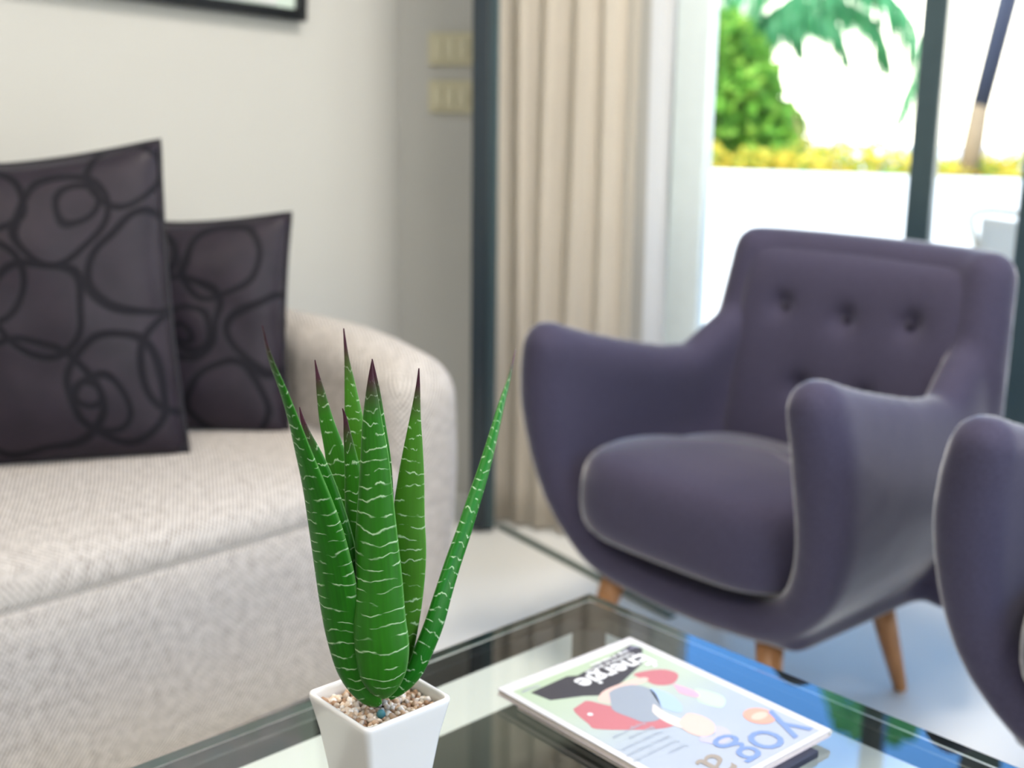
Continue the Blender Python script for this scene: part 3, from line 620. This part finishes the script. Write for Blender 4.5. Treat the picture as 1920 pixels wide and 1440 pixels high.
# ================================================================== ARMCHAIRS
def make_armchair(label, loc, rz):
    root = thing('armchair', label, 'armchair', loc, rz, 'slate purple tub armchairs')
    # --- shell: overlapping U-shaped ribs + back slab, skinned together
    bm = bmesh.new()
    NY = 27
    for k in range(NY):
        f = k/(NY-1); y = -0.235 + 0.50*f
        # arm crown height: high at front, saddle, rising into the back
        top = 0.616 - 0.080*math.sin(min(1, f/0.85)*math.pi*0.62)*1.0 + (0.10*max(0, f-0.7)/0.3)
        rad = 0.050 - 0.004*f; wt = 0.290 - 0.02*f
        fr = -0.030*math.sin(math.pi*0.5*(1-min(1, f*3)))
        U = [(-wt, top), (-wt-0.014, top-0.09), (-wt-0.010, 0.40), (-wt+0.022, 0.30), (-0.20, 0.235), (-0.10, 0.218), (0, 0.214), (0.10, 0.218), (0.20, 0.235), (wt-0.022, 0.30), (wt+0.010, 0.40), (wt+0.014, top-0.09), (wt, top)]
        U = crom(U, 3); pts = []
        for (x_, z_) in U:
            hh = max(0, (z_-0.22)/0.38); yy = y + (fr*hh if f < 0.34 else 0) + (1-hh)*(0.035*(1-f)) - 0.06*(1-hh)*f*0 - (0.10*(1-hh))*max(0, f-0.6)/0.4
            pts.append((x_*(1 if f < 0.7 else 1-0.10*(f-0.7)/0.3), yy, z_))
        n = len(pts); rr = [rad*(0.92+0.12*min(1, min(i, n-1-i)/3) - 0.26*min(1, max(0, min(i, n-1-i)-4)/6)) for i in range(n)]
        
        add_tube(bm, pts, rr, 12)
        for sx in (0, -1): uvsphere(bm, pts[sx], (rr[sx],)*3, 12, 8)
    # floor pan closing the tub
    add_box(bm, (0, 0.01, 0.215), (0.50, 0.44, 0.07), bev=0.025)
    # back: stacked rounded ribs leaning backwards
    for k in range(24):
        f = k/23; z_ = 0.24+0.515*f; y = 0.205+0.10*f; hw = 0.290 - 0.040*f; r_ = 0.058 - 0.008*f
        pts = [(-hw, y-0.035, z_), (-hw*0.75, y-0.01, z_), (0, y+0.005, z_), (hw*0.75, y-0.01, z_), (hw, y-0.035, z_)]
        pts = crom(pts, 4); add_tube(bm, pts, r_, 12)
        for sx in (0, -1): uvsphere(bm, pts[sx], (r_, r_, r_), 12, 8)
    bmesh.ops.recalc_face_normals(bm, faces=bm.faces)
    me = remeshed(bm, 0.0095, 14, 'shell'); o = link('shell', me, M['chair'], root)
    # --- back pad with button dimples
    bm = bmesh.new(); nx, nz = 44, 36; W2 = 0.236
    btn = [(-0.135, 0.345), (0.0, 0.335), (0.135, 0.345), (-0.07, 0.195), (0.07, 0.195)]; grid = {}
    for sd in (0, 1):
        for i in range(nx+1):
            for j in range(nz+1):
                u = 2*i/nx-1; v = j/nz; s2 = (0.015 + v*0.445)
                edge = (max(0, 1-abs(u)**5)*max(0, 1-abs(2*v-1)**6))**0.5
                d = 0.046*edge
                if sd == 0:
                    for bx, bz in btn:
                        q = math.hypot((u*W2-bx), (s2-bz)); d -= 0.017*math.exp(-(q/0.022)**2) + 0.006*math.exp(-(q/0.06)**2)
                z_ = 0.315+s2; y0 = 0.196 + 0.10*(z_-0.24)/0.515 - 0.022
                wv = W2*(1.0+0.06*v) if True else W2
                curve = -0.030*(abs(u)**2.5)
                grid[(sd, i, j)] = bm.verts.new((u*wv*(1-0.04*(2*v-1)**6), y0 + curve - (d if sd == 0 else -0.01), z_))
    for i in range(nx):
        for j in range(nz):
            bm.faces.new((grid[(0, i, j)], grid[(0, i+1, j)], grid[(0, i+1, j+1)], grid[(0, i, j+1)]))
            bm.faces.new((grid[(1, i, j+1)], grid[(1, i+1, j+1)], grid[(1, i+1, j)], grid[(1, i, j)]))
    for i in range(nx):
        for j in (0, nz): bm.faces.new((grid[(0, i, j)], grid[(1, i, j)], grid[(1, i+1, j)], grid[(0, i+1, j)]))
    for j in range(nz):
        for i in (0, nx): bm.faces.new((grid[(0, i, j)], grid[(0, i, j+1)], grid[(1, i, j+1)], grid[(1, i, j)]))
    pad = done('back_pad', bm, M['chair'], root, True)
    for bx, bz in btn:
        z_ = 0.315+bz; y0 = 0.196 + 0.10*(z_-0.24)/0.515 - 0.022 - 0.030*(abs(bx/W2)**2.5)
        b2 = bmesh.new(); uvsphere(b2, (bx, y0-0.0245, z_), (0.011, 0.006, 0.011), 12, 8); done('button', b2, M['chair_button'], pad, True)
    # --- seat cushion
    bm = bmesh.new(); uvn = 40; rings = []
    def outline(a):
        c, s_ = math.cos(a), math.sin(a); ex = 0.42
        x_ = (0.262 if s_ < 0 else 0.245)*math.copysign(abs(c)**ex, c); y_ = (0.20*abs(s_)**0.55 if s_ > 0 else -0.268*abs(s_)**0.62)
        return x_, y_
    prof = [(0.0, 0.0), (0.80, 0.0), (0.93, 0.012), (0.985, 0.035), (1.0, 0.07), (0.995, 0.105), (0.97, 0.135), (0.92, 0.155), (0.80, 0.168), (0.6, 0.176), (0.35, 0.181), (0.0, 0.183)]
    for r_, z_ in prof:
        if r_ == 0: rings.append([bm.verts.new((0, -0.02, 0.272+z_))]); continue
        ring = []
        for k in range(uvn):
            x_, y_ = outline(2*math.pi*k/uvn); zz = 0.272 + z_*(0.80+0.16*(1 if y_ < 0 else 0.6))
            ring.append(bm.verts.new((x_*r_, (y_-0.02)*r_ if y_ > 0 else y_*r_-0.02, zz + 0.012*(-y_/0.25)*(1 if z_ > 0.1 else 0))))
        rings.append(ring)
    for a, b in zip(rings[:-1], rings[1:]):
        if len(a) == 1:
            for k in range(uvn): bm.faces.new((a[0], b[k], b[(k+1) % uvn]))
        elif len(b) == 1:
            for k in range(uvn): bm.faces.new((a[k], a[(k+1) % uvn], b[0]))
        else:
            for k in range(uvn): bm.faces.new((a[k], a[(k+1) % uvn], b[(k+1) % uvn], b[k]))
    seat = done('seat_cushion', bm, M['chair'], root, True)
    sb = seat.modifiers.new('s', 'SUBSURF'); sb.levels = 1; sb.render_levels = 1
    for sx, sy in ((-1, -1), (1, -1), (-1, 1), (1, 1)):
        x0, y0 = sx*0.175, (-0.185 if sy < 0 else 0.125); x1, y1 = sx*0.215, (-0.225 if sy < 0 else 0.165)
        tube('leg', [(x1, y1, 0), (x1, y1, 0.004), (x0+(x1-x0)*0.5, y0+(y1-y0)*0.5, 0.10), (x0, y0, 0.20)], [0.010, 0.0125, 0.019, 0.025], M['wood'], root, 16)
    return root
ch1 = make_armchair('slate purple button-back armchair facing the table, whole in view before the glass door', (0.454, 2.119, 0), math.radians(-49.1))
OFFC = 0.837
copy_tree(ch1, (0.456+OFFC*0.655, 2.119-OFFC*0.756, 0), 'slate purple armchair cut off by the right edge, only its arm in view')

# ================================================================== TABLE
TK = Vector((0.105, 1.497, 0)); TD1 = Vector((0.695, -0.719, 0)).normalized(); TD2 = Vector((-0.741, -0.671, 0)).normalized()
TD2 = Vector((-0.7265, -0.687, 0)).normalized(); TD1 = Vector((-TD2.y, TD2.x, 0)); TD1 = TD1 if TD1.x > 0 else -TD1
TL1, TL2 = 1.10, 1.05; tc_ = TK + TD1*TL1/2 + TD2*TL2/2
table = thing('coffee_table', 'square glass coffee table on a black steel frame in front of the sofa', 'table', (tc_.x, tc_.y, 0), math.atan2(TD1.y, TD1.x))
# local: x along TD1, y opposite to TD2 ; far corner K at (-TL1/2, +TL2/2)
bm = bmesh.new(); add_box(bm, (0, 0, 0.415), (TL1, TL2, 0.010), bev=0.0012, seg=2)
g_ = done('glass_top', bm, None, table); g_.data.materials.append(M['glass_top']); g_.data.materials.append(M['glass_under']); g_.data.materials.append(M['glass_edge'])
for p in g_.data.polygons: p.material_index = 0 if p.normal.z > 0.9 else (1 if p.normal.z < -0.9 else 2)
RW = 0.021; LW = 0.032
for c, s_ in (((0, TL2/2-RW/2-0.001, 0.3985), (TL1-0.002, RW, 0.023)), ((0, -TL2/2+RW/2+0.001, 0.3985), (TL1-0.002, RW, 0.023))): box('rail', c, s_, M['frame_black'], table, bev=0.002)
for sx in (-1, 1): box('rail', (sx*(TL1/2-RW/2-0.001), 0, 0.3985), (RW, TL2-2*RW-0.002, 0.023), M['frame_black'], table, bev=0.002)
for sx in (-1, 1):
    for sy in (-1, 1): box('leg', (sx*(TL1/2-LW/2-0.001), sy*(TL2/2-LW/2-0.001), 0.1935), (LW, LW, 0.387), M['frame_black'], table, bev=0.002)
box('lower_shelf', (0, 0, 0.326), (TL1-0.068, TL2-0.068, 0.018), M['shelf_dark'], table, bev=0.002)

# ================================================================== MAGAZINE
ZT = 0.4203
MB = Vector((0.142, 1.332)); MR = Vector((-0.730, -0.683)).normalized(); MU = Vector((-MR.y, MR.x)) if (-MR.y) > 0 else Vector((MR.y, -MR.x))
MU = Vector((0.655, -0.7556)).normalized(); MR = Vector((-0.7556, -0.655))
MR = MR.normalized()
ang = math.atan2(MR.y, MR.x)
mag = thing('magazine', 'colourful yoga magazine with a pale green and blue cover on the glass table', 'magazine', (MB.x, MB.y, ZT+0.0085), ang)
# local x = MR (reading direction), local y = +90deg from MR
LY = Vector((-MR.y, MR.x)); flip = 1 if LY.dot(MU) > 0 else -1
MW, MH = 0.203, 0.280
def mp(u, v): return (u, v*flip)
def sheet(name, c, s, z, th, mat, parent, bev=0.0006):
    return box(name, (c[0], c[1]*flip, z), (s[0], s[1], th), mat, parent, bev=bev)
paper = plain('page_edges', (0.78, 0.70, 0.66), 0.7, nscale=300, namt=0.1)
def cover_mat():
    N = NT(new_mat('cover_gradient_print')); s = N.sep(N.obj())
    v = N.math('DIVIDE', N.math('MULTIPLY', s[1], float(flip)), MH)
    c = N.ramp(v, [(0.0, (0.38, 0.49, 0.29)), (0.35, (0.43, 0.50, 0.39)), (0.62, (0.36, 0.41, 0.47)), (1.0, (0.38, 0.41, 0.49))])
    f = N.noise(N.obj(), 16, 4); c = N.mix(N.math('MULTIPLY', f, 0.30), c, (0.50, 0.52, 0.52, 1))
    return N.out(N.bsdf(c, 0.5, spec=0.3).outputs[0])
sheet('pages', (MW/2, MH/2), (MW-0.002, MH-0.002), 0.0028, 0.0056, paper, mag)
cov = sheet('front_cover', (MW/2, MH/2), (MW, MH), 0.0061, 0.0009, pm('cover_white', (0.66, 0.64, 0.64), 0.3), mag, 0.0002)
sheet('back_cover', (MW/2, MH/2), (MW, MH), -0.0003, 0.0008, pm('cover_back', (0.70, 0.62, 0.64), 0.3), mag, 0.0002)
bm = bmesh.new(); add_tube(bm, [mp(0.0, 0.001)+(0.0028,), mp(0.0, MH-0.001)+(0.0028,)], 0.0034, 8); done('spine', bm, pm('spine', (0.80, 0.76, 0.70)), mag, True)
ZC = 0.0066
prn = [0]
def print_poly(name, pts, mat, lift=1, smooth=True):
    """thin printed shape on the cover"""
    if smooth:
        P = list(pts)+list(pts[:3]); o_ = crom(P, 4); 
        o_ = crom([pts[-1]]+list(pts)+[pts[0]], 4)[4:-4]
        pts = o_
    z0 = ZC + 0.00006*lift
    bm = bmesh.new(); a = [bm.verts.new((*mp(u, v), z0)) for u, v in pts]; bm.faces.new(a)
    bmesh.ops.triangulate(bm, faces=bm.faces)
    for f in bm.faces:
        if f.normal.z < 0: f.normal_flip()
    me = bpy.data.meshes.new(name); bm.to_mesh(me); bm.free(); return link(name, me, mat, cov)
def ellipse(c, a, b, n=24): return [(c[0]+a*math.cos(2*math.pi*k/n), c[1]+b*math.sin(2*math.pi*k/n)) for k in range(n)]
print_poly('picture_print', [(0.010, 0.016), (MW-0.008, 0.016), (MW-0.008, MH-0.006), (0.010, MH-0.006)], cover_mat(), 1, False)
red = pm('dusty_red', (0.50, 0.11, 0.13)); grey = pm('slate', (0.26, 0.30, 0.36)); skin = pm('peach', (0.76, 0.50, 0.42)); blue = pm('sky', (0.36, 0.50, 0.74)); lilac = pm('lilac', (0.48, 0.46, 0.72)); dark = pm('charcoal', (0.05, 0.045, 0.05))
print_poly('picture_print', [(0.182, 0.030), (0.126, 0.027), (0.116, 0.033), (0.060, 0.024), (0.016, 0.016), (0.011, 0.031), (0.041, 0.058), (0.090, 0.075), (0.130, 0.081), (0.144, 0.071), (0.177, 0.056)], dark, 2, False)
print_poly('picture_print', [(0.150, 0.080), (0.140, 0.098), (0.118, 0.150), (0.112, 0.172), (0.129, 0.171), (0.156, 0.153), (0.182, 0.129), (0.181, 0.117), (0.172, 0.085)], red, 3)
print_poly('picture_print', [(0.068, 0.070), (0.035, 0.080), (0.028, 0.100), (0.050, 0.112), (0.067, 0.100)], red, 3)
print_poly('picture_print', [(0.139, 0.089), (0.116, 0.076), (0.067, 0.080), (0.066, 0.090), (0.110, 0.088), (0.132, 0.102)], skin, 4)
print_poly('picture_print', [(0.118, 0.083), (0.087, 0.085), (0.078, 0.108), (0.100, 0.142), (0.118, 0.156), (0.135, 0.150), (0.1386, 0.1355), (0.1407, 0.110)], grey, 5)
print_poly('picture_print', [(0.078, 0.104), (0.070, 0.125), (0.078, 0.150), (0.092, 0.160), (0.098, 0.140)], blue, 5)
print_poly('picture_print', [(0.100, 0.130), (0.104, 0.150), (0.102, 0.168), (0.099, 0.178), (0.112, 0.186), (0.118, 0.165), (0.112, 0.140)], pm('pale_peach', (0.80, 0.68, 0.62)), 6)
print_poly('picture_print', [(0.088, 0.166), (0.080, 0.178), (0.082, 0.196), (0.094, 0.208), (0.110, 0.208), (0.116, 0.192), (0.108, 0.172)], skin, 7)
print_poly('picture_print', [(0.086, 0.200), (0.080, 0.212), (0.090, 0.226), (0.108, 0.228), (0.120, 0.212), (0.112, 0.206), (0.100, 0.214)], lilac, 6)
print_poly('picture_print', [(0.050, 0.112), (0.044, 0.140), (0.052, 0.150), (0.060, 0.130)], pm('pink_flower', (0.70, 0.36, 0.48)), 5)
print_poly('picture_print', [(0.040, 0.135), (0.030, 0.165), (0.050, 0.180), (0.058, 0.155)], pm('soft_green', (0.50, 0.68, 0.48)), 4)
print_poly('badge', ellipse((0.034, 0.2165), 0.0165, 0.0165), pm('coral', (0.82, 0.33, 0.22)), 8, False)
print_poly('badge', ellipse((0.034, 0.2165), 0.011, 0.006), pm('coral_light', (0.85, 0.50, 0.38)), 9, False)
print_poly('picture_print', ellipse((0.166, 0.104), 0.003, 0.003, 12), pm('white_dot', (0.85, 0.85, 0.85)), 6, False)
def text(s, u, v, size, mat, lift=10, bold=0.0, align='LEFT', rot=0.0):
    c = bpy.data.curves.new('lettering', 'FONT'); c.body = s; c.size = size; c.offset = bold; c.align_x = align; c.resolution_u = 3
    o = bpy.data.objects.new('tmp', c); COL.objects.link(o)
    dg = bpy.context.evaluated_depsgraph_get(); dg.update(); me = bpy.data.meshes.new_from_object(o.evaluated_get(dg)); me.name = 'lettering'
    bpy.data.objects.remove(o); me.materials.clear()
    t = link('lettering', me, mat, cov); x_, y_ = mp(u, v); t.location = (x_, y_, ZC+0.00006*lift); t.rotation_euler = (0, 0, rot); return t
tb = pm('title_blue', (0.14, 0.24, 0.52)); tg = pm('title_brown', (0.30, 0.24, 0.18)); white = pm('lettering_white', (0.86, 0.86, 0.86))
text('y', 0.012, 0.234, 0.074, tb, 10, 0.0); text('o', 0.047, 0.234, 0.074, tb, 10, 0.0); text('g', 0.085, 0.234, 0.074, tb, 10, 0.0); text('a', 0.125, 0.234, 0.074, tg, 10, 0.0)
text('Énergie', 0.022, 0.040, 0.036, white, 12, 0.0008)
text('l\'automne en douceur', 0.030, 0.032, 0.0085, white, 12, 0.0002)
text('yoga et bien-être', 0.030, 0.024, 0.0085, white, 12, 0.0002)
for k, (s_, v_) in enumerate((('Respirer', 0.205), ('Postures pour le dos', 0.194), ('Méditer chaque jour', 0.183), ('Recettes de saison', 0.172), ('Bien dormir', 0.161), ('Voyage en Inde', 0.150))):
    text(s_, 0.135, v_, 0.0075, pm('small_type', (0.42, 0.48, 0.56)), 10)
text('No 12', 0.012, 0.021, 0.009, lilac, 10)
text('Dossier', 0.165, 0.022, 0.008, pm('small_type_b', (0.46, 0.44, 0.62)), 10)
# notebook underneath
nb = thing('notebook', 'thin dark notebook lying beneath the yoga magazine', 'notebook', (MB.x, MB.y, ZT), ang)
box('cover', (0.115, flip*0.158, 0.0040), (0.165, 0.262, 0.0076), plain('navy_notebook', (0.012, 0.014, 0.035), 0.5, nscale=80), nb, bev=0.001)
box('pages', (0.1165, flip*0.158, 0.0040), (0.1655, 0.258, 0.0056), paper, nb, bev=0.0003)

# ================================================================== POTTED PLANT
PX, PY, PZ = -0.110, 0.962, ZT-0.0002
plant = thing('potted_plant', 'green zebra-striped haworthia in a tapered square white ceramic pot on the glass table', 'plant', (PX, PY, PZ), math.radians(0))
PH = 0.130
def sq(bm, half, z, r, rot, n=7):
    pts = []
    for q in range(4):
        cxx = (1, -1, -1, 1)[q]; cyy = (1, 1, -1, -1)[q]; a0 = q*math.pi/2
        for k in range(n):
            a = a0 + (math.pi/2)*k/(n-1); pts.append(((half-r)*cxx + r*math.cos(a), (half-r)*cyy + r*math.sin(a)))
    c, s_ = math.cos(rot), math.sin(rot)
    return [bm.verts.new((x_*c-y_*s_, x_*s_+y_*c, z)) for x_, y_ in pts]
PROT = math.radians(45-3)
bm = bmesh.new(); prof = [(0.010, 0.0, 0.003), (0.0265, 0.0, 0.004), (0.0280, 0.0015, 0.004), (0.0295, 0.02, 0.0045), (0.0335, 0.06, 0.005), (0.0385, 0.095, 0.006), (0.0425, 0.115, 0.0065), (0.0445, 0.124, 0.007), (0.0450, 0.1275, 0.007),
    (0.0446, 0.1295, 0.007), (0.0436, PH, 0.0065), (0.0420, PH, 0.006), (0.0410, 0.1288, 0.0055), (0.0404, 0.126, 0.005), (0.0385, 0.112, 0.0045), (0.036, 0.10, 0.004), (0.010, 0.10, 0.003)]
rg = [sq(bm, h_, z_, r_, PROT) for h_, z_, r_ in prof]; m = len(rg[0])
for a, b in zip(rg[:-1], rg[1:]):
    for k in range(m): bm.faces.new((a[k], a[(k+1) % m], b[(k+1) % m], b[k]))
bm.faces.new(rg[0][::-1]); bm.faces.new(rg[-1])
pot = done('pot', bm, M['ceramic'], plant, True); 
bm = bmesh.new(); r1 = sq(bm, 0.0378, 0.112, 0.004, PROT); r2 = sq(bm, 0.0392, 0.1185, 0.004, PROT)
for k in range(m): bm.faces.new((r1[k], r1[(k+1) % m], r2[(k+1) % m], r2[k]))
bm.faces.new(r1[::-1]); bm.faces.new(r2); done('gravel_bed', bm, M['soil'], plant)
# pebbles: a few shared shapes, each its own part
pebm = []
for s in range(5):
    for mt_ in PEB:
        bm = bmesh.new(); bmesh.ops.create_icosphere(bm, subdivisions=1, radius=1)
        for v in bm.verts: v.co *= 1+0.28*noise.noise(v.co*1.6+Vector((s*5, 0, 0)))
        me = bpy.data.meshes.new('pebble'); bm.to_mesh(me); bm.free(); me.materials.append(mt_)
        for p in me.polygons: p.use_smooth = True
        pebm.append(me)
pr_ = random.Random(11); placed = 0; spots = []; tries = 0
while placed < 290 and tries < 6000:
    tries += 1
    a, b = pr_.uniform(-0.0375, 0.0375), pr_.uniform(-0.0375, 0.0375)
    lim = 0.0019
    if any((a-c)**2+(b-d)**2 < lim**2*2.4 for c, d in spots): continue
    spots.append((a, b)); x_ = a*math.cos(PROT)-b*math.sin(PROT); y_ = a*math.sin(PROT)+b*math.cos(PROT)
    o = bpy.data.objects.new('pebble', pr_.choice(pebm)); COL.objects.link(o); o.parent = plant
    r_ = pr_.uniform(0.0024, 0.0038); o.scale = (r_*pr_.uniform(0.9, 1.4), r_, r_*pr_.uniform(0.7, 1.1)); o.rotation_euler = [pr_.uniform(0, 6.28) for _ in range(3)]
    o.location = (x_, y_, 0.1190 + pr_.uniform(-0.0005, 0.0022) + 0.002*math.exp(-(x_*x_+y_*y_)/0.0004)); placed += 1
# leaves
YEL = {'front': 0.25, 'left': 0.15, 'flank': 0.1, 'midl': 0.35, 'midin': 0.3, 'tall': 0.75, 'behind': 0.2, 'right': 0.8, 'far': 0.0}
def make_leaf(nm, kind, pts):
    P = crom([tuple(p) for p in pts], 6); n = len(P); bm = bmesh.new(); uvl = bm.loops.layers.uv.new('UVMap'); cl = bm.loops.layers.float_color.new('along')
    face = {'f': Vector((0.0, -1, 0.15)), 'l': Vector((-0.35, -0.93, 0)), 'l2': Vector((-0.30, -0.95, 0)), 'b': Vector((0.05, -1, 0)), 'r': Vector((0.45, -0.89, 0.1))}[kind]
    bf, bk = {'f': (0.62, 0.20), 'l': (0.50, 0.18), 'l2': (0.50, 0.2), 'b': (0.30, 0.30), 'r': (0.55, 0.35)}[kind]
    NS = 20; rings = []; ln = 0; L = []
    for i in range(n):
        c = Vector(P[i][:3]); t = (Vector(P[min(i+1, n-1)][:3]) - Vector(P[max(i-1, 0)][:3])).normalized()
        if i: ln += (c-Vector(P[i-1][:3])).length
        L.append(ln); W = t.cross(face).normalized()*-1; Nn = W.cross(t).normalized()
        if Nn.dot(face) < 0: Nn = -Nn
        hw = max(0.0002, P[i][3]*(1.14 if kind == 'b' else 1.0)); ring = []
        for k in range(NS):
            a = 2*math.pi*k/NS; cs, sn = math.cos(a), math.sin(a)
            ring.append(bm.verts.new(c - Vector((PX, PY, PZ)) + W*hw*cs + Nn*hw*((bf*abs(sn)**0.9) if sn > 0 else -bk*abs(sn))))
        rings.append(ring)
    ye = YEL[nm]
    for i in range(n-1):
        for k in range(NS):
            k2 = (k+1) % NS; f = bm.faces.new((rings[i][k], rings[i][k2], rings[i+1][k2], rings[i+1][k]))
            for lp, (ii, kk) in zip(f.loops, ((i, k), (i, k+1), (i+1, k+1), (i+1, k))):
                u = 0.5+0.5*math.cos(2*math.pi*kk/NS); lp[uvl].uv = (u, L[ii]); lp[cl] = (L[ii]/ln, ye, 0, 1)
    for ring, lv, al in ((rings[0][::-1], 0, 0), (rings[-1], ln, 1)):
        f = bm.faces.new(ring)
        for lp in f.loops: lp[uvl].uv = (0.5, lv); lp[cl] = (al, ye, 0, 1)
    return done('leaf', bm, M['leaf'], plant, True)
for nm, kind, pts in LEAVES: make_leaf(nm, kind, pts)
bm = bmesh.new(); uvsphere(bm, (0.004, -0.024, 0.1240), (0.0038, 0.003, 0.0042)); done('root_collar', bm, plain('teal_stub', (0.05, 0.20, 0.22), 0.5, nscale=60), plant, True)
